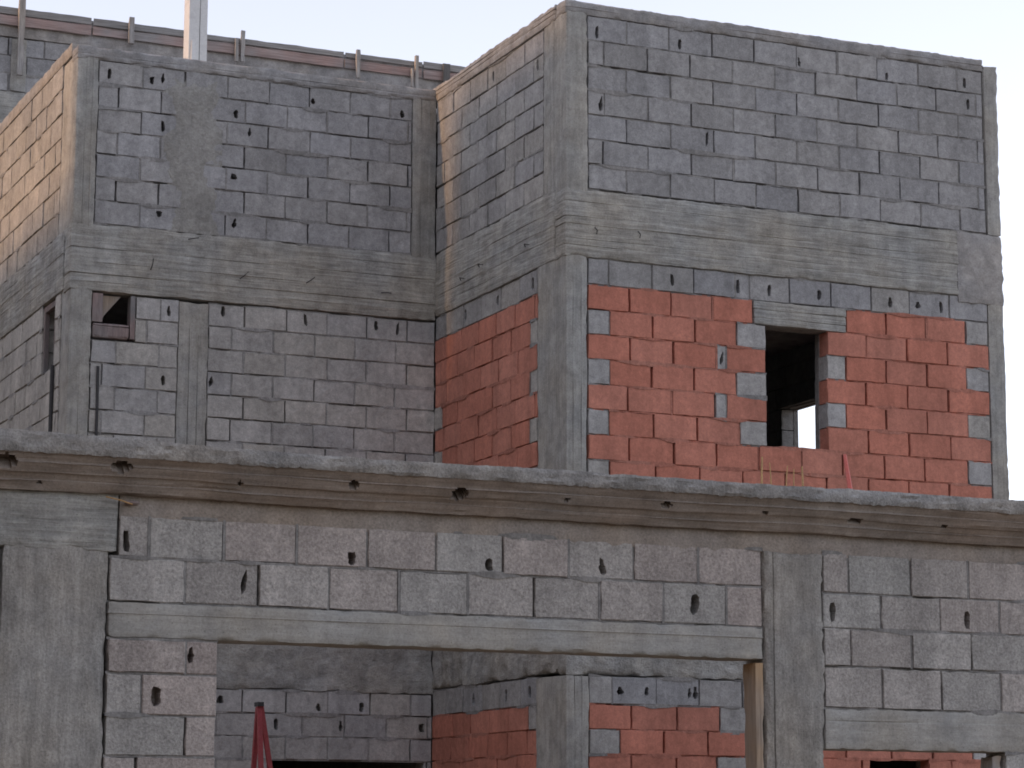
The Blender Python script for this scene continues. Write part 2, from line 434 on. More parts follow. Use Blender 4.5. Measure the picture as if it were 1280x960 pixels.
# --- lower right wall: grey course, red brick with grey toothing, window
RB = [6.105 - .208 * i for i in range(9)]
def pr(px_list, py): return [ux(p, py, YR) for p in px_list]
gr = [(6.105, 6.325, mk([8.892] + pr([761, 815, 867, 919, 937, 987, 1038, 1089, 1136.5, 1186], 365) + [12.80]))]
for px, py, w, h in ((840, 352, .035, .1), (921, 361, .03, .13), (962, 366, .035, .1), (1024, 369, .035, .1), (1113, 381, .035, .1), (1148, 382, .045, .06), (1177, 385, .035, .1)):
    p = onY(px, py, YR); punch(gr, p.x, 6.205, w, h)
def red_row(i, left, right, yl, lk=None, rk=None):
    L = pr(left, yl) if left else []
    a = mk([8.892] + L, lk, 'r') if L else []
    Rr = pr(right, yl + 30) if right else []
    b = mk(Rr + [12.80], rk, 'r') if Rr else []
    return (RB[i + 1], RB[i], a + b)
W0, W1 = ux(959, 480, YR), ux(1034, 480, YR)
red = [red_row(0, [787, 839, 891, 941], [1058, 1108, 1158, 1207], 370, None, {3: 'g'}),
       red_row(1, [762, 816, 869, 921, 957.5], [1034, 1083, 1134, 1184], 402, {0: 'g', 4: 'g'}),
       red_row(2, [788, 842, 896, 908, 958], [1034, 1058, 1108, 1159, 1208], 434, {3: 'g'}, {0: 'g', 4: 'g'}),
       red_row(3, [762, 815, 868, 921, 958.5], [1034, 1083, 1135, 1186], 465, {0: 'g', 4: 'g'}),
       red_row(4, [785, 840, 894, 908, 959], [1034, 1058, 1108, 1159, 1210], 497, {3: 'g'}, {0: 'g', 4: 'g'}),
       red_row(5, [761, 817, 872, 925, 959.5], [1034.5, 1086, 1137, 1189], 528, {0: 'g', 4: 'g'}),
       (RB[7], RB[6], mk([8.892] + pr([787, 843, 896, 949, 1001.5, 1053.6, 1105.6, 1156, 1210], 570) + [12.80], {9: 'g'}, 'r')),
       (RB[8], RB[7], mk([8.892] + pr([762, 820, 875, 929, 982, 1034, 1086, 1136.5, 1187], 600) + [12.80], {0: 'g'}, 'r'))]
red[2][2][3][3].append((red[2][2][3][0] + .05, (RB[3] + RB[2]) / 2, .03, .12))
low = simple_rows(RB[8], .208, 5, 8.892, 12.80, 9.1, 9.3, .41, 'r')
allr = gr + red + low
part('brick_wall', lambda m: course_wall(m, 'Y', YR, allr, bed=.008, dark=.42, deep=.15, flush=-.16, tv=.08), WM)
mb = MB(); rough_box(mb, ux(942, 390, YR), ux(1058, 400, YR) - .004, YR - .008, YR + .2, 5.897, 6.100, .03, .006, [5.955, 6.03], 'z', 12)
mb.build('lintel', M_BEAM, house, True)
# side wall lower: grey course + red brick
gs_ = [(6.115, 6.33, mk([19.25] + joints(19.62, .41, 19.25, 21.53) + [21.53]))]
for px, py in ((666, 352), (622, 374), (581, 399)):
    p = onX(px, py, XS); punch(gs_, p.y, 6.22, .05, .11)
rs = []
for i in range(9):
    v1 = 6.115 - .2085 * i; v0 = v1 - .2085
    if i % 2 == 1:
        us = [19.25, 19.40] + joints(19.40 + .40, .40, 19.41, 21.53) + [21.53]; k = {0: 'g'}
        if i >= 3:
            us = us[:-1]; us = [x for x in us if x < 21.30] + [21.36, 21.53]; k[len(us) - 2] = 'g'
        elif i == 1: pass
    else:
        us = [19.25] + joints(19.25 + .41 + (.0 if i % 4 else .05), .40, 19.25, 21.53) + [21.53]; k = {}
    rs.append((v0, v1, mk(us, k, 'r')))
rs += simple_rows(6.115 - 9 * .2085, .208, 4, 19.25, 21.53, 19.5, 19.7, .41, 'r')
part('brick_wall', lambda m: course_wall(m, 'X', XS, gs_ + rs, bed=.008, dark=.1, deep=.12, flush=-.2, tv=.1, tb=.46, wb=.5), WM)

# --- ground storey of the right block (seen through the annex doorway)
G0 = 2.675
rows = [(G0, 2.895, mk([8.892] + pr([765, 820, 874, 928, 982, 1036, 1089, 1142, 1195], 862) + [12.80]))]
for px, py, w, h in ((775, 863, .05, .07), (808, 864, .035, .08), (862, 860, .03, .09), (872, 862, .035, .13)):
    p = onY(px, py, YR); punch(rows, p.x, 2.785, w, h)
gx = ux(900, 895, YR)
rows += [(G0 - .2, G0, mk([8.892] + pr([789.5, 846.5, 900, 938, 990, 1040, 1090], 895) + pr([1143, 1196], 900) + [12.80], {3: 'g'}, 'r')),
         (G0 - .4, G0 - .2, mk([8.892] + pr([775, 830, 885, 939, 992, 1058, 1115, 1166, 1216], 928) + [12.80], {0: 'g', 9: 'g'}, 'r')),
         (G0 - .6, G0 - .4, mk([8.892] + pr([789, 846, 897, 945, 1005, 1078, 1140, 1190], 960) + [12.80], {3: 'g'}, 'r'))]
rows += simple_rows(G0 - .6, .2, 10, 8.892, 12.80, 9.1, 9.3, .41, 'r')
rows = cut(rows, ux(1089, 957, YR), ux(1161, 957, YR), 1.1, G0 - .42)
part('brick_wall', lambda m: course_wall(m, 'Y', YR, rows, bed=.008, dark=.35, deep=.2, flush=-.1, tv=.18), WM)
mb = MB(); rough_box(mb, 8.69, 12.98, YR - .008, YR + .2, 2.90, 3.50, .045, .022, None, 'z', 20, edge=.02); mb.build('ring_beam', M_ROUGH, house, True)
gs2 = [(2.69, 2.915, mk([19.25] + joints(19.58, .41, 19.25, 21.53) + [21.53]))]
for px, py in ((662, 865), (633, 868), (592, 877)):
    p = onX(px, py, XS); punch(gs2, p.y, 2.80, .05, .1)
rs = simple_rows(2.69, .2, 13, 19.25, 21.53, 19.66, 19.86, .41, 'r')
rs[0] = (rs[0][0], rs[0][1], mk([19.25, 19.42] + joints(19.82, .41, 19.43, 21.53) + [21.53], {0: 'g'}, 'r'))
part('brick_wall', lambda m: course_wall(m, 'X', XS, gs2 + rs, bed=.008, dark=.1, deep=.1, flush=-.2, tb=.4), WM)
mb = MB(); rough_box(mb, 8.69, 8.90, YR + .205, 21.53, 2.925, 3.50, .045, .022, None, 'z', 21, edge=.02); mb.build('ring_beam', M_ROUGH, house, True)

# --- left block frame
col(XL, 5.47, YL - .010, 22.03, 6.84, 8.44, 30, boards=[5.36, 5.42])
col(XL + .004, 5.478, YL - .006, 21.83, 2.95, 6.38, 31, boards=[5.38])
col(XL + .004, 5.478, YL - .014, 21.83, 0, 2.9, 32)
col(8.455, 8.694, YL - .012, YL + .2, 6.85, 8.40, 33, boards=[8.54, 8.62])
mb = MB(); rough_box(mb, 6.262, 6.532, YL - .006, YL + .15, 2.95, 6.275, .05, .008, [6.36, 6.44], 'x', 34, tint=(.55, .5)); mb.build('column', M_COLV, house, True)
mb = MB(); rough_box(mb, XL - .010, 8.70, YL - .016, YL + .2, 6.30, 6.90, .045, .010, [6.385, 6.45, 6.56, 6.68, 6.80], 'z', 35, edge=.012, tint=(.66, .5)); mb.build('ring_beam', M_BEAM, house, True)  # lighter tint offsets the recess shade in the colour
mb = MB(); rough_box(mb, XL - .016, XL + .18, YL + .205, 27.0, 6.33, 6.875, .05, .010, [6.44, 6.56, 6.66, 6.76], 'z', 36, edge=.014); mb.build('ring_beam', M_BEAMY, house, True)
mb = MB(); rough_box(mb, XL - .004, 8.70, YL - .012, YL + .2, 8.385, 8.51, .03, .006, [8.43], 'z', 37, edge=.012); mb.build('coping', M_COPE, house, True)
mb = MB(); rough_box(mb, XL - .006, XL + .19, YL + .205, 27.0, 8.46, 8.585, .04, .005, None, 'z', 38, edge=.010, tint=(.6, .6)); mb.build('coping', M_COPE, house, True)
# upper left wall
rows = simple_rows(8.385, .2117, 7, 5.47, 8.455, ux(179, 95, YL), ux(148, 120, YL), .393)
for px, py, w, h in ((137, 92, .03, .09), (190, 100, .035, .08), (204, 97, .03, .1), (204, 158, .035, .1), (391, 126, .04, .06), (503, 142, .04, .09), (295, 142, .04, .08),
                     (292, 221, .05, .06), (199, 267, .055, .06), (293, 279, .04, .09), (312, 165, .03, .1)):
    p = onY(px, py, YL); punch(rows, p.x, p.z, w, h)
part('block_wall', lambda m: course_wall(m, 'Y', YL, rows, dark=.42, deep=.12, flush=-.16, bed=.011, wb=.2, wv=.2, tb=.68), WM)  # tint raised to make up for dimmer light on the recessed block
# mortar smear: thick irregular patch
mb = MB(); P = plane_map('Y', YL)
cx0, cx1 = ux(213, 190, YL), ux(268, 190, YL); z0, z1 = 6.90, 8.33
st = .02; nu = int((cx1 - cx0 + .16) / st); nv = int((z1 - z0) / st)
def smear(u, v):
    e = noise.noise(Vector((u * 5, v * 4, 1.3))) * .16 + noise.noise(Vector((u * 18, v * 14, 5))) * .035
    d = min(u - cx0, cx1 - u, (z1 - v) * 1.0) + e
    return d
V = []; ok = {}
for j in range(nv + 1):
    for i in range(nu + 1):
        u = cx0 - .08 + i * st; v = z0 + j * st; d = smear(u, v)
        n = min(.010, max(-.012, d * .12)) + noise.noise(Vector((u * 7, v * 5, 9))) * .006 + noise.noise(Vector((u * 22, v * 22, 9))) * .004
        V.append(P(u, v, n)); ok[(i, j)] = d > -.05
fs = [(j * (nu + 1) + i, j * (nu + 1) + i + 1, (j + 1) * (nu + 1) + i + 1, (j + 1) * (nu + 1) + i) for j in range(nv) for i in range(nu) if all(ok[q] for q in ((i, j), (i + 1, j), (i, j + 1), (i + 1, j + 1)))]
mb.add(V, fs, 0, (.45, .5)); mb.build('mortar_smear', M_SMEAR, house, True)
# lower left wall
rows = simple_rows(6.285, .2055, 9, 5.478, 8.70, ux(358, 390, YL), ux(290, 415, YL), .389)
rows = cut(rows, 6.262, 6.532, 0, 9)
for px, py, w, h in ((211, 388, .035, .1), (279, 388, .035, .1), (382, 400, .035, .13), (470, 407, .035, .1), (497, 412, .035, .12), (204, 475, .035, .1), (264, 476, .035, .1)):
    p = onY(px, py, YL); punch(rows, p.x, p.z, w, h)
WX0, WX1, WZ0, WZ1 = ux(113, 400, YL), ux(169, 400, YL), 5.874, 6.285
rows = cut(rows, 5.40, WX1, WZ0, 6.4)
part('block_wall', lambda m: course_wall(m, 'Y', YL, rows, dark=.35, deep=.02, flush=-.35, bed=.011, wb=.65, tb=1.0), WM)  # block tone lifted to counter the shade of recess and beam
# small window with a crude plank frame
w = MB(); y0 = YL - .01
w.box(5.482, 5.572, y0, YL + .09, 6.03, 6.283, 0, (.5, .5))
fr = w.build('window_frame', M_FRAME, house)
w = MB(); w.box(WX1 - .045, WX1 - .004, y0 + .004, YL + .1, 5.90, 6.283, 0, (.4, .5)); w.build('jamb_post', M_FRAME, fr)
s_ = MB(); rough_box(s_, 5.484, WX1 - .05, y0 - .012, YL + .12, 5.885, 6.026, .03, .006, [5.995], 'z', 41, edge=.01); s_.build('sill', M_FRAME, fr)
d_ = MB(); zt = 6.278; a0, a1, a2 = 5.576, 5.76, 5.576
d_.add([(5.576, YL + .05, zt), (5.745, YL + .05, zt), (5.60, YL + .05, 6.10), (5.576, YL + .05, 6.04), (5.576, YL + .075, zt), (5.745, YL + .075, zt), (5.60, YL + .075, 6.10), (5.576, YL + .075, 6.04)],
       [(0, 1, 2, 3), (7, 6, 5, 4), (0, 4, 5, 1), (1, 5, 6, 2), (2, 6, 7, 3), (3, 7, 4, 0)], 0, (.5, .5)); d_.build('brace_board', M_JAMB, fr)
# dark tubes standing in for the shade inside wall chases
def tube(mb, pts, r, n=8, mat=0, tint=(.5, .5)):
    pts = [Vector(p) for p in pts]; rings = []
    for i, p in enumerate(pts):
        t = (pts[min(i + 1, len(pts) - 1)] - pts[max(i - 1, 0)]).normalized()
        a = t.orthogonal().normalized(); b = t.cross(a); rr = r[i] if isinstance(r, (list, tuple)) else r
        rings.append([p + (a * math.cos(2 * math.pi * k / n) + b * math.sin(2 * math.pi * k / n)) * rr for k in range(n)])
    V = [v for q in rings for v in q]
    fs = [(i * n + k, i * n + (k + 1) % n, (i + 1) * n + (k + 1) % n, (i + 1) * n + k) for i in range(len(pts) - 1) for k in range(n)]
    fs += [tuple(range(n))[::-1], tuple(range((len(pts) - 1) * n, len(pts) * n))]; mb.add(V, fs, mat, tint)
p = onY(122, 458, YL); mb = MB(); tube(mb, [(p.x, YL - .012, 4.2), (p.x + .004, YL - .014, 5.2), (p.x, YL - .012, p.z)], .013); mb.build('chase_shade', M_CHASE_CAP, house, True)
p = onX(68, 457, XL); mb = MB(); tube(mb, [(XL - .018, p.y, 4.2), (XL - .018, p.y, p.z)], .018); mb.build('chase_shade', M_CHASE_CAP, house, True)

# left side wall, upper and lower
rows = simple_rows(8.46, .2275, 7, 22.03, 27.0, 22.43, 22.23, .40)
part('block_wall', lambda m: course_wall(m, 'X', XL, rows, dark=.4, deep=.05, flush=-.3, wb=.75, wv=.2, tb=.6, bed=.011), WM)
rows = simple_rows(6.33, .211, 13, 21.83, 27.0, 22.5, 22.7, .40)
rows = cut(rows, 21.83, 22.0, 5.0, 6.4)[:0] or rows
rows = cut(rows, 22.03, 22.49, 5.70, 6.4)
part('block_wall', lambda m: course_wall(m, 'X', XL, rows, dark=.4, deep=.05, flush=-.3, wb=1., wv=.1, tb=.85, bed=.011), WM)
w = MB(); w.box(XL + .01, XL + .05, 22.045, 22.085, 5.71, 6.31, 0, (.3, .5)); w.box(XL + .01, XL + .05, 22.44, 22.48, 5.71, 6.31, 0, (.3, .5)); w.box(XL + .012, XL + .05, 22.085, 22.44, 6.26, 6.31, 0, (.3, .5))
w.build('window_frame', M_FRAME, house)
# ground storey left
rows = simple_rows(2.885, .2, 14, 5.478, 8.70, ux(410, 880, YL), ux(325, 905, YL), .392)
for px, py, w_, h in ((275, 875, .05, .07), (398, 884, .05, .07), (452, 884, .04, .08), (345, 905, .04, .11), (429, 907, .03, .11), (527, 910, .05, .08)):
    p = onY(px, py, YL); punch(rows, p.x, p.z, w_, h)
rows = cut(rows, ux(335, 957, YL), 8.62, .1, 2.27)
part('block_wall', lambda m: course_wall(m, 'Y', YL, rows, dark=.3, deep=.1, flush=-.2, wb=.6, tb=.8), WM)
mb = MB(); rough_box(mb, XL - .03, 8.70, YL - .008, YL + .2, 2.89, 3.50, .045, .024, None, 'z', 45, edge=.02); mb.build('ring_beam', M_ROUGH, house, True)
rows = simple_rows(2.9, .2, 14, 21.83, 27.0, 22.2, 22.4, .4)
part('block_wall', lambda m: course_wall(m, 'X', XL, rows), WM)
mb = MB(); rough_box(mb, XL - .03, XL + .18, YL + .205, 27.0, 2.905, 3.50, .1, .01, None, 'z', 46); mb.build('ring_beam', M_BEAMY, house, True)

# --- hidden shell: slabs, end wall with its window, back walls
sl = MB()
for z in (3.3, 6.45):
    sl.box(8.92, 12.76, YR + .21, 26.98, z, z + .18); sl.box(XL + .21, 8.90, YL + .21, 26.98, z + .004, z + .184)
sl.build('floor_slab', M_COPE, house)
sl = MB(); sl.box(8.91, 12.76, YR + .21, 26.98, 8.16, 8.34); sl.box(XL + .21, 8.89, YL + .21, 26.98, 8.164, 8.344); sl.build('roof_slab', M_COPE, house)
EY1 = 22.285
ew = simple_rows(6.30, .21, 13, 19.0, 27.0, 19.4, 19.2, .4, 'g')
P_E = XE
def endwall(m):
    # inside face (faces left) so its opening reveals show brick courses
    rws = [(a, b, [[q[0], q[1], 'r' if b < 5.66 else 'g', []] for q in bl]) for a, b, bl in cut(ew, 21.0, EY1, 4.4, 5.86)]
    course_wall(m, 'X', 12.77, rws, thick=.19, dark=.1)
part('end_wall', endwall, WM)
bw = MB()
bw.box(12.772, 12.962, 19.01, 27.0, 6.87, 8.40); bw.box(12.772, 12.962, 19.01, 27.0, 6.31, 6.86); bw.box(12.772, 12.962, 19.01, 27.0, 0, 3.56)
bw.box(8.905, 12.76, 26.99, 27.18, 0, 8.4); bw.box(XL, 8.90, 27.005, 27.2, 0, 8.45); bw.box(8.905, 9.1, 21.75, 26.98, 3.49, 6.44); bw.box(8.905, 9.1, 21.75, 26.98, .0, 3.29)
bw.build('back_wall', [M_BLK], house)

# --- set-back parapet wall behind the left block (its top carries the timber formwork)
YB = 27.21
def zb(px, py): return onY(px, py, YB).z
ztop = zb(0, 42); zbt, zbb = zb(0, 113), zb(0, 150)
rows = simple_rows(zbt + .62, .207, 3, 2.5, 13.2, 5.9, 6.1, .4)
part('block_wall', lambda m: course_wall(m, 'Y', YB, rows, dark=.25, wb=.1, wv=.1, tb=.42), WM)
mb = MB(); rough_box(mb, 2.5, 13.2, YB - .02, YB + .2, zbt + .62, zb(150, 31), .06, .008, None, 'z', 51); mb.build('coping', M_COPE, house, True)
mb = MB(); rough_box(mb, 2.5, 13.2, YB - .03, YB + .2, zbb - .4, zbt, .06, .012, [zbb], 'z', 52); mb.build('ring_beam', M_BEAM, house, True)
mb = MB(); mb.box(2.5, 13.2, YB + .004, YB + .2, 0, zbb - .405); mb.build('back_wall', [M_BLK], house)
px28 = onY(20, 60, YB).x
mb = MB(); rough_box(mb, px28 - .06, px28 + .12, YB - .03, YB + .0, zbt + .004, zbt + .61, .06, .008, None, 'z', 53); mb.build('column', M_COLV, house, True)

# tie wires left sticking out of the ring beams
def wire(pts): mb = MB(); tube(mb, pts, .0045, 5); mb.build('tie_wire', M_WIRE, house)
for (x, y, a) in ((190.6, 330, 80), (306, 344, 40), (389, 350, 35), (484, 366, 0), (243, 298, 10)):
    p = onY(x, y, YL - .05); c, s = math.cos(math.radians(a)), math.sin(math.radians(a))
    wire([(p.x - .05 * c, YL - .03, p.z - .05 * s), (p.x, YL - .06, p.z), (p.x + .04 * c, YL - .055, p.z + .05 * s)])
for (x, y) in ((658, 307), (600, 332), (577, 349)):
    p = onX(x, y, XS - .06); wire([(XS - .03, p.y + .09, p.z + .01), (XS - .08, p.y, p.z + .012), (XS - .07, p.y - .08, p.z - .01)])
for (x, y) in ((799, 293), (745, 288)):
    p = onY(x, y, YR - .05); wire([(p.x, YR - .03, p.z + .03), (p.x + .01, YR - .055, p.z), (p.x + .006, YR - .05, p.z - .03)])

# ================================================================== things on the house
# timber formwork on the set-back parapet
YW = YB - .045
fw = thing('timber_formwork', 'reddish timber formwork boards with upright stakes along the rear roof parapet', 'formwork', (6.5, YW, zb(150, 53)))
zt0, zm, zl = zb(150, 29), zb(150, 38), zb(150, 51)
def board(x0, x1, z0, z1, y, seed, t, mat=M_PLANK, parent=fw, name='board'):
    m = MB(); rough_box(m, x0, x1, y - .025, y, z0, z1, .12, .006, None, 'z', seed, tint=(t, .5), edge=.006); return m.build(name, mat, parent)
xs = [2.9, ux(115, 35, YW), ux(232, 50, YW), ux(430, 70, YW), ux(528, 85, YW), 12.9]
for i in range(5):
    board(xs[i] + .006, xs[i + 1] - .006, zm + .004 + R(-.01, .01), zt0 + R(-.012, .012), YW, 60 + i, .45 + R(-.1, .12), M_PLANKG)
    board(xs[i] + .004, xs[i + 1] - .008, zl + R(-.01, .01), zm - .004, YW + (.012 if i % 2 else 0), 70 + i, .55 + R(-.15, .15))
def stake(px, pt, pb, w, y, mat=M_STAKE, t=.5, lean=0):
    a = onY(px, pt, y); b = onY(px, pb, y); m = MB()
    rough_box(m, a.x - w / 2, a.x + w / 2, y - .05, y, b.z, a.z, .1, .006, None, 'x', px, tint=(t, .5), edge=.008)
    return m.build('stake', mat, fw)
YK = YW - .03
stake(28, -14, 96, .078, YK); stake(164, 22, 56, .07, YK, t=.45); stake(303, 39, 79, .06, YK); stake(295, 48, 78, .045, YK - .0, t=.35)
stake(447, 62, 99, .062, YK, t=.5); stake(520, 70, 112, .05, YK, t=.55); stake(514, 86, 110, .03, YK, t=.55)
stake(557, 80, 106, .10, YK, M_DARKW, .6)
# white post
YP = YL + .45
a, b = onY(232, 60, YP).x, onY(257, 60, YP).x; zb0 = 8.38
wp = thing('white_post', 'plain white square post rising above the left block roof', 'post', ((a + b) / 2, YP, 8.345))
k = a + (b - a) * .58
m = MB(); rough_box(m, a, k - .004, YP - .09, YP + .09, 8.35, 10.3, .3, .001, None, 'z', 80, edge=.002); m.build('channel', M_WHITE, wp)
m = MB(); rough_box(m, k + .004, b, YP - .06, YP + .09, 8.35, 10.3, .3, .001, None, 'z', 81, tint=(.42, .5), edge=.002); m.build('channel', M_WHITE, wp)
m = MB(); m.box(k - .02, k + .02, YP + .0, YP + .08, 8.35, 10.3, 0, (.3, .5)); m.build('web', M_WHITE, wp)
m = MB(); m.add([(a + .01, YP - .14, 8.35), (a + .09, YP - .14, 8.35), (a + .055, YP - .10, 8.80), (a + .03, YP - .10, 8.80), (a + .01, YP - .09, 8.35), (a + .09, YP - .09, 8.35), (a + .055, YP - .09, 8.80), (a + .03, YP - .09, 8.80)],
               [(0, 1, 2, 3), (4, 7, 6, 5), (0, 3, 7, 4), (1, 5, 6, 2), (3, 2, 6, 7), (0, 4, 5, 1)], 0, (.6, .5)); m.build('base_wedge', M_WHITE, wp)

# ================================================================== FRONT ANNEX
ann = thing('low_annex', 'low grey block annex with overhanging slab and wide empty doorway before the house', 'building', (5.5, 13.275, 0))
AX0, AX1 = -3.0, 12.2
def apart(name, mb, mat, smooth=True): return mb.build(name, mat, ann, smooth)
# cornice: sloped, board-marked face under a rough slab lip
LIPO, BO = .20, .045
def zf(z, out): return 1.6 + (z - 1.6) * (YF - out) / YF
zl0, zl1 = zf(3.61, LIPO), zf(3.69, LIPO); zc0 = zf(3.405, BO)
holes = [(onY(px, py, YF - .12).x, onY(px, py, YF - .12).z, w, h) for px, py, w, h in
         ((4, 577, .14, .075), (150, 585, .12, .06), (573, 618, .10, .065), (440, 607, .06, .05), (707, 625, .045, .025), (830, 632, .075, .04), (955, 641, .05, .025), (1070, 651, .10, .035), (1180, 658, .05, .025), (300, 604, .03, .02), (52, 602, .03, .02))]
def cornice():
    mb = MB(); xs = lin(AX0, AX1, .05)
    for hx, hz, hw, hh in holes: xs = merge(xs, lin(hx - hw * .8, hx + hw * .8, .009))
    ts = merge(lin(0, 1, .07), [.245, .25, .255, .47, .475, .48, .74, .745, .75])
    bo = [.000, -.006, .005, -.003]; fin = {.25: .007, .475: -.006, .745: .008}
    NX = len(xs); V = []; G = {}
    nrm = Vector((0, -(zl0 - zc0), -(LIPO - BO))).normalized()   # outward-down normal of the slope
    for i, x in enumerate(xs):
        for j, t in enumerate(ts):
            k = sum(1 for q in (.25, .475, .745) if t > q)
            d = bo[k] + noise.noise(Vector((x * 3, t * 2, 0))) * .007 + noise.noise(Vector((x * 1.2, t * 16, 3))) * .006 + noise.noise(Vector((x * 12, t * 9, 3))) * .004
            for q, fv in fin.items():
                if abs(t - q) < .003: d += fv * max(0, .5 + 1.5 * noise.noise(Vector((x * 1.3, q * 20, 7))))
            wob = noise.noise(Vector((x * .7, 0, 11))) * .010
            p = Vector((x, YF - (BO + (LIPO - BO) * t), zc0 + (zl0 - zc0) * t + wob)) + nrm * d
            if j == 0: p.z += noise.noise(Vector((x * 9, 2, 2))) * .006 + noise.noise(Vector((x * 40, 2, 2))) * .003
            G[(i, j)] = len(V); V.append(p)
    F_ = []; hf = []
    for i in range(NX - 1):
        for j in range(len(ts) - 1):
            q = (G[(i, j)], G[(i + 1, j)], G[(i + 1, j + 1)], G[(i, j + 1)])
            c = sum((V[a] for a in q), Vector()) / 4
            inside = False
            for hx, hz, hw, hh in holes:
                r = ((c.x - hx) / (hw / 2)) ** 2 + ((c.z - hz) / (hh / 2)) ** 2
                if r < 1 + .35 * noise.noise(Vector((c.x * 60, c.z * 60, 3))): inside = True
            (hf if inside else F_).append(q)
    # punched pockets
    hv = {}
    W = list(V)
    def deep(a):
        if a not in hv: hv[a] = len(W); W.append(V[a] - nrm * .09 + Vector((0, 0, .01)))
        return hv[a]
    edges = {}
    for q in hf:
        for a, b in zip(q, q[1:] + q[:1]): edges[(a, b)] = 1
    extra = []
    for q in hf: extra.append(tuple(deep(a) for a in q))
    for (a, b) in edges:
        if (b, a) not in edges: extra.append((a, b, hv[b], hv[a]))
    # bottom return to the wall and back of the prism
    base = len(W); J = len(ts) - 1
    for i, x in enumerate(xs): W += [Vector((x, YF + .03, zc0 + .004)), Vector((x, YF + .03, zl0))]
    for i in range(NX - 1):
        a = base + 2 * i
        F_ += [(G[(i, 0)], a, a + 2, G[(i + 1, 0)]), (a, a + 1, a + 3, a + 2), (a + 1, G[(i, J)], G[(i + 1, J)], a + 3)]
    mb.add(W, F_ + extra, 0, (.5, .5)); return mb
apart('cornice', cornice(), M_CORN)
def lip():
    mb = MB(); xs = lin(AX0, AX1, .022); V = []; n = 0
    for x in xs:
        k = noise.noise(Vector((x * .9, 0, 0))); lump = max(0, 3.95 - x) * .035 if x < 3.95 else 0
        top = zl1 + k * .012 + noise.noise(Vector((x * 7, 1, 0))) * .007 + noise.noise(Vector((x * 26, 1, 0))) * .004 + min(.03, lump)
        bot = zl0 - .004 + noise.noise(Vector((x * 5, 3, 0))) * .008 + noise.noise(Vector((x * 31, 3, 0))) * .010
        prof = []
        for t in (0, .2, .4, .6, .8, 1):
            o = LIPO + .014 + noise.noise(Vector((x * 8, t * 4, 6))) * .010 + noise.noise(Vector((x * 30, t * 9, 6))) * .006
            if t in (0, 1): o -= .008
            prof.append((YF - o, bot + (top - bot) * t))
        prof += [(YF - .05, top + .006), (YF + .3, top + .004), (YF + .3, zl0 + .03), (YF - .1, zl0 + .012)]
        n = len(prof); V += [(x, y, z) for y, z in prof]
    fs = [(i * n + k, i * n + (k + 1) % n, (i + 1) * n + (k + 1) % n, (i + 1) * n + k) for i in range(len(xs) - 1) for k in range(n)]
    mb.add(V, fs, 0, (.5, .5)); return mb
apart('slab_edge', lip(), M_LIP)
mb = MB(); mb.box(AX0, AX1, YF + .302, 14.3, 3.52, 3.66); ann_slab = apart('roof_slab', mb, M_COPE, False)  # unseen slab, depth cut short to let light into the doorway
# top beam band under the cornice
mb = MB(); rough_box(mb, AX0, 3.56, YF - .010, YF + .2, 3.095, 3.42, .04, .007, None, 'z', 90, edge=.016); apart('ring_beam', mb, M_BEAM)
mb = MB(); rough_box(mb, 3.562, AX1, YF + .003, YF + .2, 3.272, 3.415, .04, .005, None, 'z', 91, edge=.004); apart('ring_beam', mb, M_BAND)
# columns
mb = MB(); rough_box(mb, 2.945, 3.515, YF - .003, YF + .25, 0, 3.13, .04, .010, None, 'x', 92, edge=.012); apart('column', mb, M_FCOL)
mb = MB(); rough_box(mb, 7.465, 7.865, YF - .012, YF + .25, 0, 3.285, .03, .011, [7.525], 'x', 93, edge=.018); apart('column', mb, M_FCOL)
# lintel and right beam
mb = MB(); rough_box(mb, 3.516, 7.462, YF - .006, YF + .2, 2.645, 2.838, .03, .006, [2.775], 'z', 95, edge=.010); apart('lintel', mb, M_LINT)
mb = MB(); rough_box(mb, 7.868, AX1, YF - .006, YF + .2, 2.135, 2.375, .03, .006, [2.30], 'z', 96, edge=.010); apart('lintel', mb, M_LINT)
# blocks above the doorway
pf = lambda L, py: [ux(p, py, YF) for p in L]
rows = [(3.075, 3.30, mk([3.565] + pf([186, 280, 371, 459, 545, 628, 711, 792, 873], 690) + [7.462])),
        (2.838, 3.075, mk([3.516] + pf([231, 323, 411, 499, 585, 668, 750, 829, 908], 735) + [7.462]))]
for px, py, w, h in ((158, 677, .035, .11), (305, 729, .035, .14), (440, 699, .045, .085), (611, 706, .04, .07), (753, 708, .04, .10), (869, 755, .055, .13)):
    p = onY(px, py, YF); punch(rows, p.x, p.z, w, h)
mb = MB(); course_wall(mb, 'Y', YF, rows, dark=.2, deep=.25, flush=-.2, wb=.45, wv=.4, tv=.12, bed=.010, headgap=.010); apart('block_wall', mb, FM, False)
# left jamb
JX = ux(271, 900, YF)
rows = [(2.463, 2.645, mk([3.516] + pf([232], 820) + [JX])), (2.245, 2.463, mk([3.516] + pf([177], 865) + [JX])),
        (2.03, 2.245, mk([3.516] + pf([231], 915) + [JX])), (1.82, 2.03, mk([3.516] + pf([170], 950) + [JX]))]
rows += simple_rows(1.82, .215, 8, 3.516, JX, 3.95, 3.75, .41)
for px, py, w, h in ((195, 871, .045, .1), (233, 818, .03, .12)):
    p = onY(px, py, YF); punch(rows, p.x, p.z, w, h)
mb = MB(); course_wall(mb, 'Y', YF, rows, dark=.45, deep=.3, flush=-.2, wb=.55, wv=.45, tv=.12, bed=.010); apart('block_wall', mb, FM, False)
